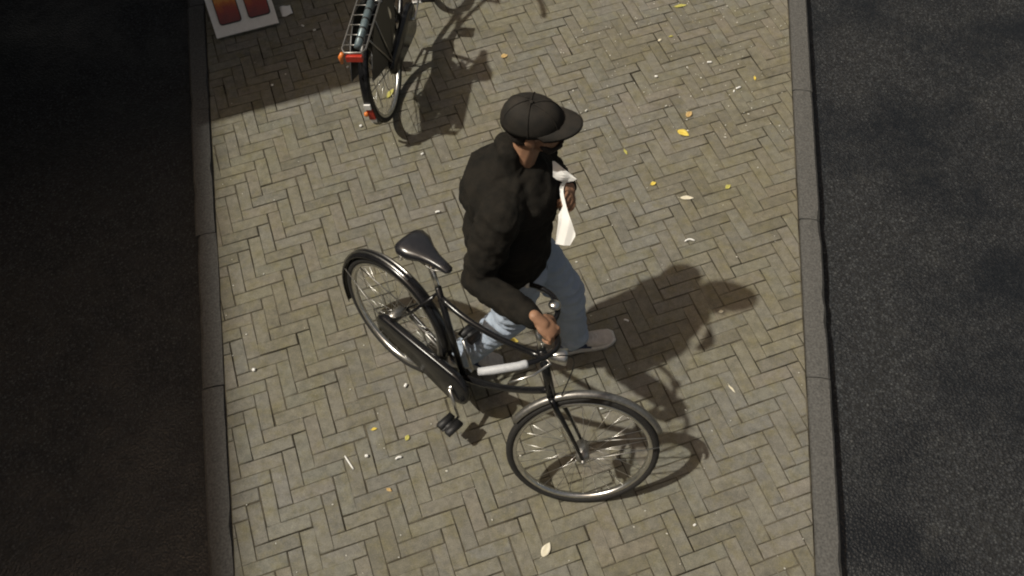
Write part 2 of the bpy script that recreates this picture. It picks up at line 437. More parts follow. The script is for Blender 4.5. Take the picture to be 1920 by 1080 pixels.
def bicycle(root, wb, steer, kind):
    """local frame: x forward, y left, z up, rear tyre touching the ground at the origin"""
    ax0 = Vector((wb - .29, 0, .90)); ax = Vector((-.33, 0, .94)).normalized(); rm = Matrix.Rotation(steer, 3, ax)
    F = lambda p: ax0 + rm @ (p - ax0)
    hx = wb - .29
    BB = Vector((.46, 0, .285)); ST = Vector((.275, 0, .80)); SC = Vector((.295, 0, .745))
    HT, HBt = Vector((hx - .005, 0, .905)), Vector((hx + .085, 0, .66))
    fr = MB()
    fr.tube([BB, ST], .0155, 12)
    fr.tube([HT, HBt], .020, 12)
    if kind == 'pushed':
        fr.tube(bez(SC, (.45, 0, .71), (.62, 0, .74), HT + Vector((.012, 0, -.04)), 12), .0145, 12)
    else:
        fr.tube(bez(BB + Vector((-.06, 0, .17)), (.55, 0, .42), (.72, 0, .62), HT + Vector((.016, 0, -.05)), 12), .0145, 12)
    fr.tube(bez(BB, (.62, 0, .36), (.80, 0, .52), HBt + Vector((-.012, 0, .03)), 12), .0165, 12)
    for s in (-1, 1):
        fr.tube([(0, s * .066, RH), (.06, s * .066, RH - .01), (.30, s * .045, .30), BB + Vector((0, s * .03, 0))], .009, 8)
        fr.tube([(0, s * .066, RH), (.16, s * .058, .56), (.27, s * .022, SC.z)], .0075, 8)
    fr.tube([BB + Vector((0, -.036, 0)), BB + Vector((0, .036, 0))], .022, 14)
    fr.build('frame', M['black'], root)
    wheel(root, 0, None, 'rear_wheel')
    wheel(root, wb, F, 'front_wheel')
    bright = kind == 'pushed'
    rg = mudguard(root, 0, None, R(5), R(205), M['black'])
    if bright:
        for y in (-.012, .012): MB().tube(arc(0, RH, .374, R(75), R(160), 18, y), .0045, 6).build('chrome_strip', M['chrome'], rg)
    fg = mudguard(root, wb, F, R(32), R(158), M['steel'] if bright else M['black'], 'mudguard', .62 if bright else 1.0)
    for s in (-1, 1):
        MB().tube([(0, s * .07, RH), (-.33, s * .03, .45)], .0028, 6).build('mudguard_stay', M['steel'], rg)
        MB(F).tube([(wb, s * .055, RH), (wb + .32, s * .03, .47)], .0028, 6).build('mudguard_stay', M['steel'], fg)
    fk = MB(F)
    fk.tube([HBt, HBt + Vector((.008, 0, -.03))], .021, 10)
    for s in (-1, 1):
        fk.tube(bez(HBt + Vector((0, s * .012, -.01)), HBt + Vector((.03, s * .060, -.03)), (wb - .085, s * .056, .50), (wb, s * .056, RH), 10), [.0135 - .0006 * i for i in range(11)], 9)
    fk.build('fork', M['black'], root)
    top = HT + Vector((-.045, 0, .125))
    st = MB(F); st.tube([HT, HT + Vector((-.04, 0, .11))], .0125, 10); st.tube([top + Vector((0, 0, -.02)), top + Vector((.045, 0, .005))], .0155, 10); st.build('stem', M['chrome'], root)
    bc = top + Vector((.05, 0, .005))
    hb = MB(F); half = {}
    for s in (-1, 1):
        half[s] = bez(bc, bc + Vector((.10, s * .13, .02)), bc + Vector((-.01, s * .29, .05)), bc + Vector((-.26, s * .265, -.055)), 14)
    hb.tube(half[-1][::-1] + half[1][1:], .0112, 10)
    hbo = hb.build('handlebar', M['chrome'] if not bright else M['black'], root)
    for s in (-1, 1):
        e = half[s]
        MB(F).tube([e[10], e[10] + (e[11] - e[10]) * .2, e[11], e[13], e[14]], [.014, .0175, .0165, .0175, .015], 12).build('grip', M['grip'] if (bright and s < 0) else (M['bone'] if bright else M['black_matt']), hbo)
        MB(F).tube([e[8], e[8] + Vector((.03, s * .005, -.02)), e[10] + Vector((.03, s * .02, -.035)), e[12] + Vector((.02, s * .028, -.045))], .005, 6).build('brake_lever', M['chrome'], hbo)
    MB(F).ball(half[1][3] + Vector((-.02, 0, .03)), (.027, .027, .02)).build('bell', M['chrome'], hbo)
    # head lamp
    hl = MB(F); q = HT + Vector((.075, 0, -.02)); hl.loft([[q + Vector((x, r_ * math.cos(a), r_ * math.sin(a))) for a in [2 * math.pi * j / 14 for j in range(14)]] for x, r_ in ((-.05, .012), (-.03, .028), (.02, .036), (.035, .036))])
    lo = hl.build('head_lamp', M['chrome'] if bright else M['black'], root)
    # cables
    MB(F).tube(bez(half[-1][8], half[-1][8] + Vector((.16, .05, .03)), HT + Vector((.15, -.02, -.02)), HBt + Vector((.04, -.015, .02)), 12), .0028, 6).build('brake_cable', M['black_matt'], root)
    # saddle
    MB().tube([ST + Vector((.006, 0, -.02)), ST + Vector((-.045, 0, .11))], .0125, 10).build('seat_post', M['chrome'], root)
    saddle(root, ST + Vector((-.075, 0, .175)), M['leather'])
    # chain case on the right, cranks and pedals
    cc = MB(); prof = []
    for a in [R(90) + R(180) * i / 10 for i in range(11)]: prof.append((.0 + .055 * math.cos(a), RH - .005 + .055 * math.sin(a)))
    for a in [R(-90) + R(180) * i / 10 for i in range(11)]: prof.append((BB.x + .105 * math.cos(a), BB.z + .105 * math.sin(a)))
    def inset(d): 
        cxm = sum(p[0] for p in prof) / len(prof); czm = sum(p[1] for p in prof) / len(prof)
        return [(x + (cxm - x) * d, z + (czm - z) * d) for x, z in prof]
    cc.loft([[Vector((x, y, z)) for x, z in (prof if d == 0 else inset(d))] for y, d in ((-.048, .06), (-.054, 0), (-.080, 0), (-.087, .07))])
    cc.build('chain_case', M['black'], root)
    pa_ = R(-62 if bright else 15)
    for s in (-1, 1):
        a = pa_ + (0 if s < 0 else math.pi); y0 = s * (.098 if s < 0 else .062)
        e = BB + Vector((.168 * math.cos(a), y0 + s * .01, .168 * math.sin(a)))
        cr = MB().tube([BB + Vector((0, s * .03, 0)), BB + Vector((0, y0, 0)), ], .011, 10)
        cr.tube([BB + Vector((0, y0, 0)), e], [.014, .010], 8, flat=.6)
        co_ = cr.build('crank', M['chrome'], root)
        pd = MB()
        for dx in (-.027, .027): pd.box(e + Vector((dx, s * .06, 0)), (.034, .092, .024))
        pd.box(e + Vector((0, s * .06, 0)), (.03, .05, .014))
        pd.tube([e, e + Vector((0, s * .11, 0))], .006, 8)
        pd.build('pedal', M['black_matt'], co_)
        if bright and s > 0: pass
    # kickstand
    k_ = MB(); kb = Vector((.30, .04, .27))
    if bright: k_.tube([kb, (.02, .075, .29)], .0075, 8)
    else: k_.tube([kb, (.36, .21, .025), (.385, .225, .022)], .008, 8)
    k_.build('kickstand', M['steel'], root)
    if bright: return {'F': F, 'half': half, 'bc': bc}
    # rear rack
    rk = MB(); zt = .745; xr = -.33; xf = .19; hw = .068
    rk.tube([(xf, -.03, zt), (xf - .03, -hw, zt), (xr + .03, -hw, zt), (xr, -hw + .02, zt), (xr, hw - .02, zt), (xr + .03, hw, zt), (xf - .03, hw, zt), (xf, .03, zt)], .0055, 8)
    if not bright:
        for i in range(6): rk.tube([(xr + .06 + i * .08, -hw, zt), (xr + .06 + i * .08, hw, zt)], .0035, 6)
    else:
        for y in (-.024, .024): rk.tube([(xr, y, zt), (xf, y, zt)], .0045, 6)
    for s in (-1, 1):
        rk.tube([(xr + .10, s * hw, zt), (0, s * .075, RH)], .005, 6); rk.tube([(xr + .26, s * hw, zt), (0, s * .075, RH)], .005, 6)
    rko = rk.build('rear_rack', M['steel'] if not bright else M['black'], root)
    # rear light and reflectors
    MB().box((xr - .012, -.005, zt - .028), (.022, .092, .036)).build('rear_light', M['red'], rko, False)
    if not bright:
        MB().tube([(xr - .015, .052, zt + .010), (xr - .018, .068, zt - .015), (xr - .02, .072, zt - .055)], [.012, .015, .010], 10).build('reflector', M['amber'], rko)
        MB().box((-.372, .0, .315), (.014, .036, .075)).build('reflector', M['red'], rg, False)
        MB().box((-.378, .004, .378), (.012, .038, .035)).build('reflector', M['white'], rg, False)
        MB().box((-.372, -.004, .262), (.012, .03, .024)).build('reflector', M['white'], rg, False)
        MB().ball((-.384, .024, .325), (.014, .014, .016)).build('reflector', M['amber'], rg)
        tb = MB().tube([(xr + .02, -.030, zt + .022), (xr + .44, -.030, zt + .028)], .021, 12).build('air_pump', M['teal'], rko)  # banded grey tube modelled on the rack where the mudguard shows through
        for i in range(5): MB().tube([(xr + .07 + i * .075, -.030, zt + .0226 + i * .001), (xr + .082 + i * .075, -.030, zt + .0228 + i * .001)], .0225, 12).build('strap', M['black_matt'], tb)
        # ring lock and coat guards
        MB().tube([(.17 + .008 * math.cos(q), .085 * math.sin(q) * .75, .585 + .085 * math.cos(q)) for q in [R(-150) + R(300) * i / 16 for i in range(17)]], .011, 8).build('ring_lock', M['chrome'], root)
        for s in (-1, 1):
            pr = [Vector((.385 * math.cos(a), 0, RH + .385 * math.sin(a))) for a in [R(38) + R(112) * i / 12 for i in range(13)]] + [Vector((-.10, 0, RH + .08)), Vector((.05, 0, RH + .07)), Vector((.20, 0, RH + .12))]
            MB().loft([[p + Vector((0, s * y, 0)) for p in pr] for y in (.060, .066)]).build('coat_guard', M['guard'], root, False)
    return {'F': F, 'half': half, 'bc': bc}

# the pushed bicycle
P_TH, P_LEAN, P_WB, P_STEER = R(-45), R(10.5), 1.16, R(40)
pushed = prop(empty('bicycle', (-.625, 2.225, .004), (-P_LEAN, 0, P_TH)), 'black city bicycle with chrome rims held upright by the man in the cap', 'bicycle', 'city bicycles')
pb_ = bicycle(pushed, P_WB, P_STEER, 'pushed')
pc = un(743, 198)
parked = prop(empty('bicycle', (pc.x, pc.y, .004), (-R(5), 0, R(79.5))), 'parked black bicycle with wire rear rack and red rear reflectors, cut by the picture top', 'bicycle', 'city bicycles')
bicycle(parked, 1.13, R(18), 'parked')
PM = Matrix.Translation(pushed.location) @ pushed.rotation_euler.to_matrix().to_4x4()
def bikept(p): return PM @ pb_['F'](Vector(p))

# ------------------------------------------------------------------ the man
man = prop(empty('person', (.06, 2.2, 0)), 'walking man in black jacket, dark cap and pale blue jeans pushing a bicycle', 'person')
MO = Vector((.06, 2.2, 0))
TM = lambda p: Vector(p) - MO
def hand(mb, wrist, dirv, backv, curl, spread=.10, side_=1, size=1.0):
    """palm and five bent fingers; dirv = along the fingers, backv = back of the hand, side_ = thumb on +/- side"""
    x = dirv.normalized(); z = (backv - x * backv.dot(x)).normalized(); y = z.cross(x)
    f = lambda a, b, c: Vector(wrist) + (x * a + y * b * side_ + z * c) * size
    rot = Matrix((x, y, z)).transposed()
    mb.ball(f(.045, 0, 0), (.050 * size, .042 * size, .017 * size), rot)
    mb.limb([f(-.02, 0, 0), f(.03, 0, 0)], [.027 * size, .026 * size])
    for b, ln, r in ((.030, .078, .0090), (.010, .086, .0093), (-.011, .080, .0090), (-.031, .063, .0080)):
        p = f(.085, b, 0); ang = 0; pts = [f(.06, b * .9, 0), p]; a_, c_ = .085, 0
        bb = b
        for j, fr in enumerate((.45, .32, .25)):
            ang += curl[j]; a_ += ln * fr * math.cos(ang); c_ -= ln * fr * math.sin(ang); bb += b * spread * fr
            pts.append(f(a_, bb, c_))
        mb.limb(pts, [r * 1.1 * size, r * 1.05 * size, r * size, r * .95 * size, r * .82 * size], 8)
    mb.limb([f(.015, .028, -.004), f(.045, .052, -.016), f(.070, .052, -.034), f(.090, .040, -.044)], [.014 * size, .0125 * size, .011 * size, .009 * size], 8)

hipc = Vector((.050, 2.195, .92)); neck = Vector((.070, 2.295, 1.425)); headc = Vector((.135, 2.310, 1.590))
shR, elR = Vector((-.030, 2.075, 1.350)), Vector((-.140, 1.970, 1.080))
e8 = pb_['half'][-1]
gpt = bikept(e8[3]); gdir = (bikept(e8[5]) - bikept(e8[1])).normalized()      # right hand holds the bar beside the stem
wrR = gpt + Vector((-.075, .055, .055))
shL, elL = Vector((.110, 2.475, 1.350)), Vector((.190, 2.490, 1.120))
wrL = Vector((.262, 2.300, 1.215))
hR, hL = hipc + Vector((-.01, -.095, -.02)), hipc + Vector((.01, .095, -.02))
knL, anL = Vector((.260, 2.255, .500)), Vector((.300, 2.215, .095))
knR, anR = Vector((-.020, 2.115, .490)), Vector((-.270, 2.140, .140))

# head frame: looks to the right of the picture, chin down
yaw, ptc = R(-14), R(-2)
Hm = (Matrix.Rotation(yaw, 3, 'Z') @ Matrix.Rotation(ptc, 3, 'Y'))
hp = lambda x, y, z: TM(headc + Hm @ Vector((x, y, z)))
b = MB()
b.ball(hp(-.012, 0, .035), (.098, .077, .088), Hm)
b.ball(hp(.018, 0, -.02), (.076, .064, .092), Hm)
b.ball(hp(.052, 0, -.078), (.036, .040, .030), Hm)
b.ball(hp(.035, 0, -.055), (.052, .052, .045), Hm)
b.limb([hp(.088, 0, .012), hp(.108, 0, -.022), hp(.104, 0, -.030)], [.010, .015, .012], 8)
for s in (-1, 1):
    b.ball(hp(.104, s * .013, -.031), .0085, None, 8, 6)
    b.limb([hp(.083, s * .012, .028), hp(.074, s * .046, .026)], [.012, .010], 8)
    b.ball(hp(.066, s * .036, -.022), (.026, .022, .02), Hm)
    b.ball(hp(-.012, s * .077, -.012), (.020, .010, .032), Hm); b.ball(hp(-.020, s * .083, -.004), (.014, .006, .022), Hm)
b.limb([hp(.093, -.020, -.060), hp(.098, 0, -.058), hp(.093, .020, -.060)], [.006, .0085, .006], 8)
b.limb([hp(.089, -.018, -.071), hp(.094, 0, -.072), hp(.089, .018, -.071)], [.006, .009, .006], 8)
b.limb([TM(neck + Vector((0, 0, -.12))), TM(neck), hp(-.02, 0, -.03)], [.075, .058, .056])
b.ball(TM((.06, 2.275, 1.24)), (.11, .165, .19)); b.ball(TM((.04, 2.21, 1.02)), (.11, .15, .20))
b.limb([TM(shR), TM(elR), TM(wrR)], [.050, .040, .028]); b.limb([TM(shL), TM(elL), TM(wrL)], [.050, .040, .028])
b.limb([TM(neck + Vector((0, 0, -.08))), TM(shR)], [.06, .05]); b.limb([TM(neck + Vector((0, 0, -.08))), TM(shL)], [.06, .05])
b.limb([TM(hR), TM(knR), TM(anR)], [.080, .052, .036]); b.limb([TM(hL), TM(knL), TM(anL)], [.080, .052, .036])
# right hand closes on the bar: knuckles over the bar, fingers down the far side
gx_ = gdir
fdir = (gpt - wrR).normalized()
backR = (Vector((0, 0, 1)) - fdir * fdir.z)
hand(b, TM(wrR + Vector((0, 0, .012))), fdir, backR, (R(55), R(75), R(45)), .05, 1)
# left hand closes on the paper
hand(b, TM(wrL), Vector((.00, -1, .42)), Vector((.85, .15, .45)), (R(30), R(62), R(45)), .05, -1)
remesh(b, 'body', M['skin'], man, .0045, 2)
for s in (-1, 1):
    MB().ball(hp(.079, s * .031, .006), .0125, None, 10, 8).build('eye', M['eye'], man)
# beard
b = MB()
b.ball(hp(.050, 0, -.085), (.042, .046, .030), Hm); b.limb([hp(.030, -.056, -.045), hp(.052, -.046, -.075), hp(.082, 0, -.090), hp(.052, .046, -.075), hp(.030, .058, -.04)], [.012, .017, .018, .017, .012], 8)
b.limb([hp(.088, -.030, -.062), hp(.103, -.012, -.046), hp(.105, .012, -.046), hp(.088, .030, -.062)], [.007, .0075, .0075, .007], 8)
remesh(b, 'beard', M['beard'], man, .005, 2, lambda c: .0025 * noise.noise(c * 160))
b = MB(); b.ball(hp(-.052, 0, -.005), (.062, .079, .066), Hm); remesh(b, 'hair', M['beard'], man, .006, 2, lambda c: .003 * noise.noise(c * 140))
# cap with a long peak
cp = MB(); rings = []
for i in range(9):
    t = i / 8; a = t * R(88)
    rings.append([hp(-.014 + (.120 * math.cos(a) ** .72) * math.cos(q) * (1.0 if math.cos(q) > 0 else 1.03), .095 * math.cos(a) ** .72 * math.sin(q), .030 + .104 * math.sin(a) * (1 - .10 * math.cos(q))) for q in [2 * math.pi * j / 28 for j in range(28)]])
cp.loft(rings); cpo = cp.build('cap', M['cap'], man)
pk = MB(); topr, rings = None, []
for t in range(9):
    u = t / 8
    ring = []
    for j in range(17):
        q = R(-78) + R(156) * j / 16
        e = u * (.080 * max(0, math.cos(q * .96)) ** .6)
        ring.append((-.014 + .112 * math.cos(q) + e, .091 * math.sin(q) * (1 + .05 * u), .042 - .008 * u * u - .014 * abs(math.sin(q)) ** 2 * u))
    rings.append(ring)
loop = [[hp(x, y, z + .004) for x, y, z in r] + [hp(x, y, z - .003) for x, y, z in r[::-1]] for r in rings]
for q0 in range(6):
    q = q0 * math.pi / 3 + .52
    MB().tube([hp(-.014 + .1205 * math.cos(a) ** .72 * math.cos(q), .0955 * math.cos(a) ** .72 * math.sin(q), .031 + .1045 * math.sin(a) * (1 - .10 * math.cos(q))) for a in [R(88) * i / 12 for i in range(13)]], .0022, 5).build('seam', M['cap'], cpo)
pk.loft(loop); pk.build('peak', M['cap'], cpo)
MB().ball(hp(-.014, 0, .131), (.010, .010, .006), Hm).build('button', M['cap'], cpo)
# jacket
j = MB()
rz = Matrix.Rotation(R(-8), 3, 'Z')
j.ball(TM((.045, 2.280, 1.235)), (.178, .225, .205), rz); j.ball(TM((.002, 2.225, 1.07)), (.190, .222, .20), rz)
j.ball(TM((-.005, 2.20, .965)), (.184, .220, .13), rz); j.ball(TM((-.008, 2.19, .91)), (.170, .208, .095), rz)
j.ball(TM((-.040, 2.27, 1.305)), (.140, .20, .135), rz)
j.limb([TM(neck + Vector((-.015, 0, -.07))), TM(neck + Vector((-.015, 0, -.035)))], [.095, .078])
j.limb([TM(neck + Vector((-.01, 0, -.08))), TM(shR)], [.09, .080]); j.limb([TM(neck + Vector((-.01, 0, -.08))), TM(shL)], [.09, .080])
wR2 = elR + (wrR - elR) * .90; wL2 = elL + (wrL - elL) * .88
j.limb([TM(shR), TM(shR.lerp(elR, .5)), TM(elR), TM(elR.lerp(wR2, .5)), TM(wR2)], [.088, .078, .068, .062, .048])
j.limb([TM(shL), TM(shL.lerp(elL, .5)), TM(elL), TM(elL.lerp(wL2, .5)), TM(wL2)], [.080, .070, .060, .055, .046])
# hood folded on the back of the neck
j.limb([TM(neck + Vector((.02, -.090, -.065))), TM(neck + Vector((-.075, -.060, -.05))), TM(neck + Vector((-.095, 0, -.04))), TM(neck + Vector((-.075, .060, -.05))), TM(neck + Vector((.02, .090, -.065)))], [.028, .042, .048, .042, .028])
j.ball(TM(neck + Vector((-.085, 0, -.020))), (.066, .105, .070))
j.limb([TM(neck + Vector((-.05, -.045, -.01))), TM(neck + Vector((-.05, -.03, .06)))], [.055, .045]); j.limb([TM(neck + Vector((-.05, .045, -.01))), TM(neck + Vector((-.05, .03, .06)))], [.055, .045])
def jfold(c):
    w = c + MO
    r = 1 - abs(noise.noise(Vector((w.x * 6 + w.z * 5, w.y * 6 - w.z * 4, w.z * 11)))) * 2.2
    return .012 * noise.noise(Vector((w.x * 7, w.y * 7, w.z * 16))) + .005 * noise.noise(w * 30) + .009 * max(0, r) ** 3 + .006 * math.sin(w.z * 62 + 5 * noise.noise(w * 6)) * max(0, noise.noise(w * 3.3 + Vector((3, 1, 7))))
jk = remesh(j, 'jacket', M['jacket'], man, .0085, 6, jfold)
MB().tube([TM((-.008 + .158 * math.cos(q), 2.19 + .196 * math.sin(q), .862 + .02 * math.cos(q) + .006 * math.sin(5 * q))) for q in [2 * math.pi * i / 40 for i in range(40)]], .016, 8, close=True).build('hem_band', M['jacket'], jk)
for e, w in ((elR, wR2), (elL, wL2)):
    d = (w - e).normalized(); 
    cf = MB().tube([TM(w - d * .02), TM(w + d * .018), TM(w + d * .022)], [.044, .040, .034], 16); cf.build('cuff', M['jacket'], jk)
# jeans
g = MB()
g.ball(TM(hipc + Vector((-.015, 0, -.02))), (.128, .172, .13))
def leg(h, kn_, an):
    g.limb([TM(h), TM(h.lerp(kn_, .35)), TM(kn_), TM(kn_.lerp(an, .45)), TM(an + (kn_ - an).normalized() * .02)], [.108, .100, .078, .074, .070], 14)
leg(hR, knR, anR); leg(hL, knL, anL)
def dfold(c):
    w = c + MO; k_ = max(0, 1 - abs(w.z - .50) / .16) + max(0, 1 - (w.z - .06) / .16) * (1 if w.z < .3 else 0) + .35
    return .008 * noise.noise(Vector((w.x * 9, w.y * 9, w.z * 15))) + k_ * .006 * math.sin(w.z * 95 + w.x * 25 + 6 * noise.noise(w * 5))
def dcrease(c):
    w = c + MO
    r = 1 - abs(noise.noise(Vector((w.x * 10 + w.z * 9, w.y * 10, w.z * 17)))) * 2.0
    return dfold(c) + .008 * max(0, r) ** 3
jn_ = remesh(g, 'jeans', M['denim'], man, .0075, 3, dcrease)
for h_, k2, a2 in ((hR, knR, anR), (hL, knL, anL)):
    d_ = (a2 - k2).normalized(); e_ = a2 - d_ * .02
    MB().tube([TM(e_ - d_ * .018), TM(e_ + d_ * .016), TM(e_ + d_ * .022)], [.076, .077, .070], 20).build('hem', M['denim'], jn_)
# shoes
def shoe(ankle, heading, lift):
    base = Vector((ankle.x, ankle.y, 0)); Rz = Matrix.Rotation(heading, 3, 'Z') @ Matrix.Rotation(lift, 3, 'Y')
    z0 = .0 if not lift else .055
    T = lambda p: TM(base + Vector((0, 0, z0)) + Rz @ p)
    S = [(-.092, .018, .075), (-.085, .032, .088), (-.05, .037, .100), (0, .038, .098), (.05, .041, .085), (.10, .047, .066), (.15, .048, .055), (.185, .040, .046), (.205, .022, .034)]
    rings = []
    for x, w, h in S:
        rings.append([Vector((x, w * math.copysign(abs(math.cos(q)) ** .75, math.cos(q)) * (1.0 if math.sin(q) < .3 else .9), .022 + (h - .022) * (.5 + .5 * math.sin(q)))) for q in [2 * math.pi * i / 16 for i in range(16)]])
    o = MB(T).loft(rings).build('shoe', M['shoe'], man)
    o.data.materials.append(M['navy'])
    for p in o.data.polygons:
        if p.index < 16 * 2 or (16 * 2 <= p.index < 16 * 4 and p.index % 16 in (0, 7, 8, 15)): p.material_index = 1
    sl = [Vector((x, (w + .006) * s, 0)) for s, seq in ((1, S), (-1, S[::-1])) for x, w, h in seq]
    sl[len(S) - 1].x += .004; sl[len(S)].x += .004
    def up_(p, z, k_): return Vector((p.x * k_, p.y * k_, z + max(0, p.x - .12) * .10))
    MB(T).loft([[up_(p, 0, .97) for p in sl], [up_(p, .006, 1) for p in sl], [up_(p, .024, 1) for p in sl], [up_(p, .030, .95) for p in sl]]).build('sole', M['sole'], o)
    for i in range(4):
        x = .035 + i * .024; h = .094 - i * .0105
        MB(T).tube([(x, -.030, h - .012), (x + .006, 0, h + .004), (x, .030, h - .012)], .0034, 6).build('lace', M['lace'], o)
    for s in (-1, 1):
        MB(T).tube([(-.085, s * .028, .050), (-.04, s * .041, .055), (.02, s * .043, .060), (.07, s * .047, .040)], [.016, .015, .011, .005], 6, flat=.5).build('side_stripe', M['navy'], o)
    MB(T).tube([(-.060, -.036, .062), (-.088, -.026, .066), (-.096, 0, .068), (-.088, .026, .066), (-.060, .036, .062)], .018, 8).build('heel_panel', M['navy'], o)
shoe(anL + Vector((.01, -.005, 0)), R(9), 0)
shoe(anR + Vector((.0, 0, 0)), R(4), R(26))

# the paper in the left hand
pp = MB(); rings = []
tip = Vector((.30, 2.290, 1.300)); 
P0, P1, P2, P3 = un(1032, 299, 1.42), un(1090, 304, 1.42), un(1082, 462, 1.20), un(1030, 456, 1.20)
N = 25
grid = []
for i in range(N + 1):
    row = []
    for k_ in range(N + 1):
        u, v = k_ / N, i / N
        wv_ = [(0, .10), (.22, .95), (.26, .62), (.58, .62), (.64, .66), (.86, .92), (1, .74)]
        wf = next(a_[1] + (b_[1] - a_[1]) * (v - a_[0]) / (b_[0] - a_[0]) for a_, b_ in zip(wv_, wv_[1:]) if v <= b_[0])
        lv_ = [(0, .02), (.22, .10), (.28, .48), (.56, .50), (.64, .28), (1, .22)]
        lf = next(a_[1] + (b_[1] - a_[1]) * (v - a_[0]) / (b_[0] - a_[0]) for a_, b_ in zip(lv_, lv_[1:]) if v <= b_[0])
        u = lf + max(.04, wf - lf) * u
        p = (P0 * (1 - u) + P1 * u) * (1 - v) + (P3 * (1 - u) + P2 * u) * v
        nrm = Vector((.2, -.85, .5)).normalized()
        p -= nrm * (.075 * math.exp(-((v - .42) / .15) ** 2))
        p += nrm * (.014 * abs(((v * 3.0) % 2) - 1) + .007 * abs(((u * 4 + v * 2) % 2) - 1))
        row.append(p)
    grid.append(row)
po = Vector((.24, 2.22, 1.3)); nrm = Vector((.2, -.85, .5)).normalized()
fv = [[pp.v(p - po) for p in r] for r in grid]; bv = [[pp.v(p - po - nrm * .0012) for p in r] for r in grid]
for i in range(N):
    for k_ in range(N):
        pp.bm.faces.new((fv[i][k_], fv[i][k_ + 1], fv[i + 1][k_ + 1], fv[i + 1][k_])); pp.bm.faces.new((bv[i][k_], bv[i + 1][k_], bv[i + 1][k_ + 1], bv[i][k_ + 1]))
for i in range(N):
    for (a, b2, c, d) in ((fv[i][0], fv[i + 1][0], bv[i + 1][0], bv[i][0]), (fv[i + 1][N], fv[i][N], bv[i][N], bv[i + 1][N]), (fv[0][i + 1], fv[0][i], bv[0][i], bv[0][i + 1]), (fv[N][i], fv[N][i + 1], bv[N][i + 1], bv[N][i])):
        pp.bm.faces.new((a, b2, c, d))
o = pp.build('paper_sheet', M['paper'], None, False); o.location = po
prop(o, 'creased white paper sheet held in the walking man\'s far hand', 'paper')

# ------------------------------------------------------------------ menu board and card in the shade
br = Vector((un(523, 43, .03).x, un(523, 43, .03).y, 0))
board = prop(empty('menu_board', br, (0, 0, R(15.7))), 'white menu board with an orange and red food picture, at the top left corner', 'sign')
tilt = Matrix.Rotation(R(-52), 3, 'X')
bw_, bh_ = .42, .40
Tb = lambda p: tilt @ p + Vector((0, 0, .03))
fr = MB(Tb); fr.box((-bw_ / 2, -.012 + .012, bh_ / 2), (bw_, .022, bh_)); fr.build('panel', M['white'], board, False)
def rrect(cx, cz, w, h, r, y, n=5):
    P = []
    for sx, sz, a0 in ((1, 1, 0), (-1, 1, 90), (-1, -1, 180), (1, -1, 270)):
        for i in range(n + 1):
            a = R(a0 + 90 * i / n); P.append(Vector((cx + sx * (w / 2 - r) + r * math.cos(a), y, cz + sz * (h / 2 - r) + r * math.sin(a))))
    return P
MB(Tb).loft([rrect(-.105, bh_ * .47, .150, .235, .022, y) for y in (-.0125, -.018)]).build('picture_border', M['black_matt'], board, False)
MB(Tb).loft([rrect(-.105, bh_ * .47, .138, .222, .018, y) for y in (-.0185, -.0205)]).build('food_picture', M['food'], board, False)
MB(Tb).loft([rrect(-.300, bh_ * .47, .150, .235, .022, y) for y in (-.0125, -.018)]).build('picture_border', M['black_matt'], board, False)
MB(Tb).loft([rrect(-.300, bh_ * .47, .138, .222, .018, y) for y in (-.0185, -.0205)]).build('food_picture', M['food'], board, False)
for x in (-.05, -bw_ + .05): MB().tube([Tb(Vector((x, .012, bh_ * .9))), Vector((x, .42, .0))], .008, 8).build('leg', M['steel'], board)
def flat_card(name, px, py, w, h, rot, mat, label, cat, z=.004):
    p = un(px, py); m_ = MB(); n = 5; pts = []
    vs = [[m_.v((w * (i / n - .5), h * (k_ / n - .5), .002 + .006 * math.sin(i * 1.1 + k_ * .7 + px))) for i in range(n + 1)] for k_ in range(n + 1)]
    lo = [[m_.v((w * (i / n - .5), h * (k_ / n - .5), .0008 + .006 * math.sin(i * 1.1 + k_ * .7 + px))) for i in range(n + 1)] for k_ in range(n + 1)]
    for k_ in range(n):
        for i in range(n):
            m_.bm.faces.new((vs[k_][i], vs[k_][i + 1], vs[k_ + 1][i + 1], vs[k_ + 1][i])); m_.bm.faces.new((lo[k_][i], lo[k_ + 1][i], lo[k_ + 1][i + 1], lo[k_][i + 1]))
    for i in range(n):
        for a, b2 in (((0, i), (0, i + 1)), ((n, i + 1), (n, i)), ((i + 1, 0), (i, 0)), ((i, n), (i + 1, n))):
            m_.bm.faces.new((vs[a[0]][a[1]], lo[a[0]][a[1]], lo[b2[0]][b2[1]], vs[b2[0]][b2[1]]))
    o = m_.build(name, mat, None); o.location = (p.x, p.y, z + .005); o.rotation_euler = (0, 0, rot)
    return prop(o, label, cat)
flat_card('paper_card', 537, 22, .075, .10, R(17), M['paper'], 'small white card on the dark bricks beside the menu board', 'card')
flat_card('paper_scrap', 787, 1, .11, .06, R(12), M['paper'], 'white paper scrap at the top edge right of the parked bicycle', 'paper')

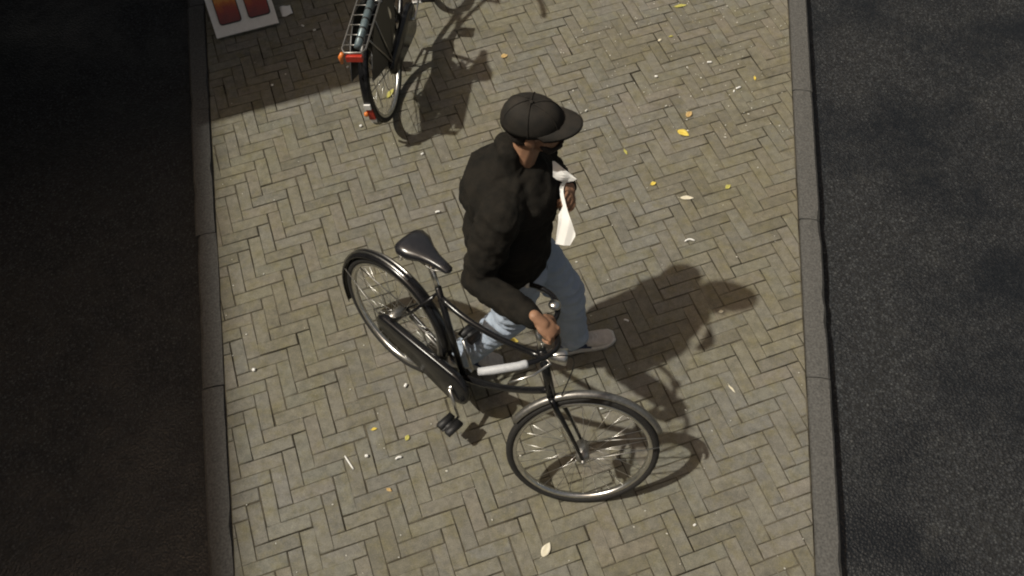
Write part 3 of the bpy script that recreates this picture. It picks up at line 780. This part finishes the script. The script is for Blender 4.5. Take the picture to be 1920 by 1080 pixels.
# ------------------------------------------------------------------ leaves and litter
def leaf(px, py, L_, W_, rot, mat, label, curl=.25, tipx=1.0):
    p = un(px, py); m_ = MB(); n = 7; rows = []
    for i in range(n + 1):
        t = i / n; w = W_ / 2 * math.sin(math.pi * min(1, t * .94 + .05)) ** .75 * (1 - .25 * t)
        rows.append([(L_ * (t - .5), w * s, .004 + curl * (abs(s) ** 1.5 * w + .3 * L_ * (t - .5) ** 2) + .0015 * math.sin(9 * t + s * 3)) for s in (-1, -.5, 0, .5, 1)])
    up_ = [[m_.v(q) for q in r] for r in rows]; dn = [[m_.v((q[0], q[1], q[2] - .0007)) for q in r] for r in rows]
    for i in range(n):
        for k_ in range(4):
            m_.bm.faces.new((up_[i][k_], up_[i + 1][k_], up_[i + 1][k_ + 1], up_[i][k_ + 1])); m_.bm.faces.new((dn[i][k_], dn[i][k_ + 1], dn[i + 1][k_ + 1], dn[i + 1][k_]))
        m_.bm.faces.new((up_[i][0], dn[i][0], dn[i + 1][0], up_[i + 1][0])); m_.bm.faces.new((up_[i][4], up_[i + 1][4], dn[i + 1][4], dn[i][4]))
    o = m_.build('leaf', mat); o.location = (p.x, p.y, .001); o.rotation_euler = (0, 0, rot)
    st_ = MB().tube([(-L_ * .48, 0, .004), (-L_ * .7, L_ * .06, .006)], [.0012, .0007], 5).build('stalk', mat, o)
    return prop(o, label, 'leaf', 'fallen leaves on the bricks')
LY, LT, LG, LP = M['leaf_yellow'], M['leaf_tan'], M['leaf_green'], M['leaf_pale']
leaf(1281, 251, .075, .055, R(-35), LY, 'bright yellow leaf, the largest, on the bricks right of the man\'s cap', .35)
leaf(1292, 215, .055, .040, R(50), LT, 'tan leaf just above the largest yellow leaf')
leaf(961, 640, .062, .045, R(-10), LY, 'yellow leaf between the man\'s legs, above the grey handlebar grip')
leaf(732, 176, .085, .036, R(62), LG, 'yellow green leaf seen through the parked bicycle\'s rear wheel')
leaf(946, 106, .045, .040, R(20), LT, 'orange tan leaf beside the pedal shadow of the parked bicycle')
leaf(1276, 12, .085, .030, R(8), LG, 'long yellow green leaf at the top edge, right of the handlebar shadow')
leaf(1225, 345, .036, .028, R(30), LY, 'small yellow leaf to the right of the white paper')
leaf(1365, 351, .040, .030, R(40), LG, 'small dull yellow leaf far right of the white paper')
leaf(1173, 286, .042, .018, R(-70), LG, 'thin pale yellow leaf between the cap and the largest leaf')
leaf(1415, 147, .036, .016, R(85), LY, 'tiny upright yellow leaf at the far right of the upper bricks')
leaf(1288, 372, .075, .032, R(-5), LP, 'flat pale beige leaf below the largest yellow leaf')
leaf(1024, 1031, .072, .045, R(58), LP, 'pale cream leaf near the bottom edge below the front wheel')
leaf(702, 805, .030, .017, R(15), LY, 'small yellow leaf left of the front wheel, beside a brick joint')
leaf(764, 821, .030, .026, R(70), LG, 'small round greenish leaf between rear wheel and front wheel')
leaf(730, 919, .028, .020, R(-30), LT, 'small tan leaf on a joint below the white litter')
leaf(1237, 76, .030, .018, R(40), LP, 'small pale leaf above the cap on the upper right bricks')
leaf(1258, 69, .030, .014, R(10), LG, 'small yellowish leaf in the upper right bricks beside a pale one')
leaf(1352, 585, .026, .020, R(10), LP, 'small cream leaf to the right of the man\'s shadow')
leaf(1372, 730, .05, .012, R(-60), LP, 'thin pale leaf lying along a joint at the lower right')
def litter(px, py, L_, r, rot, label, cat, bend=0.0, mat='paper', name='paper_bit'):
    p = un(px, py); pts = [Vector((L_ * (i / 6 - .5), bend * math.sin(math.pi * i / 6), r + .0015)) for i in range(7)]
    o = MB().tube(pts, [r * .75] + [r] * 5 + [r * .7], 8, flat=1.0).build(name, M[mat]); o.location = (p.x, p.y, 0); o.rotation_euler = (0, 0, rot)
    return prop(o, label, cat, 'small litter on the bricks')
litter(655, 868, .085, .0042, R(-58), 'straight white cigarette end left of the front wheel', 'cigarette', 0, 'paper', 'cigarette_end')
litter(1137, 768, .068, .0065, R(-8), 'curled white paper strip inside the front wheel outline', 'litter', .010)
litter(748, 860, .032, .006, R(18), 'white paper bit right of the cigarette end', 'litter', .005)
litter(688, 856, .016, .008, 0, 'round white bit close to the cigarette end', 'litter')
litter(761, 724, .020, .008, R(60), 'bright white bit below the rear wheel', 'litter')
litter(677, 238, .016, .008, R(20), 'white bit left of the parked bicycle\'s rear wheel bottom', 'litter')
litter(477, 695, .016, .009, 0, 'round white bit to the far left of the rear wheel', 'litter')
litter(1293, 453, .055, .005, R(0), 'thin curved white strip right of the blue jeans', 'litter', .012)
litter(1330, 118, .030, .006, R(0), 'white bit in the upper right, left of the tiny upright leaf', 'litter')
litter(1384, 166, .034, .006, R(22), 'white bit, longer of a pair below the tiny upright leaf', 'litter')
litter(1376, 172, .018, .005, R(70), 'white bit, shorter of a pair below the tiny upright leaf', 'litter')
litter(821, 399, .026, .006, R(10), 'white bit left of the man\'s jacket', 'litter', .004)
litter(792, 290, .018, .006, R(30), 'white bit below the parked bicycle\'s shadow', 'litter')
litter(1230, 145, .018, .007, 0, 'white bit above the tan leaf', 'litter')
litter(1099, 209, .018, .006, R(50), 'cream bit just right of the cap peak', 'litter', 0, 'bone')
litter(652, 127, .016, .006, R(40), 'white bit between the shade and the parked rear wheel', 'litter')
litter(568, 50, .020, .006, R(-30), 'white bit in the shade right of the menu board', 'litter')
litter(590, 58, .020, .006, R(20), 'white bit in the shade beside the wire rack', 'litter')
litter(511, 161, .016, .006, R(10), 'white bit near the edge of the shade below the menu board', 'litter')
litter(1174, 602, .026, .005, R(-25), 'white bit inside the man\'s shadow', 'litter', .003)
litter(1302, 985, .014, .005, R(25), 'small white bit below right of the front wheel', 'litter')
sp = MB()
for i in range(420):
    x, y = random.uniform(10, 1900), random.uniform(5, 1075)
    if random.random() < .45: x, y = random.uniform(1050, 1500), random.uniform(0, 260)
    p = un(x, y)
    if side(p) > -.02: continue
    r = random.uniform(.0012, .0036) * (1.5 if random.random() < .15 else 1)
    sp.ball((p.x, p.y, .001 + r * .6), (r * random.uniform(.8, 1.8), r, r * .7), Matrix.Rotation(random.random() * 6, 3, 'Z'), 6, 4)
prop(sp.build('litter_specks', M['bone']), 'tiny pale specks scattered over the bricks', 'litter', kind='stuff')
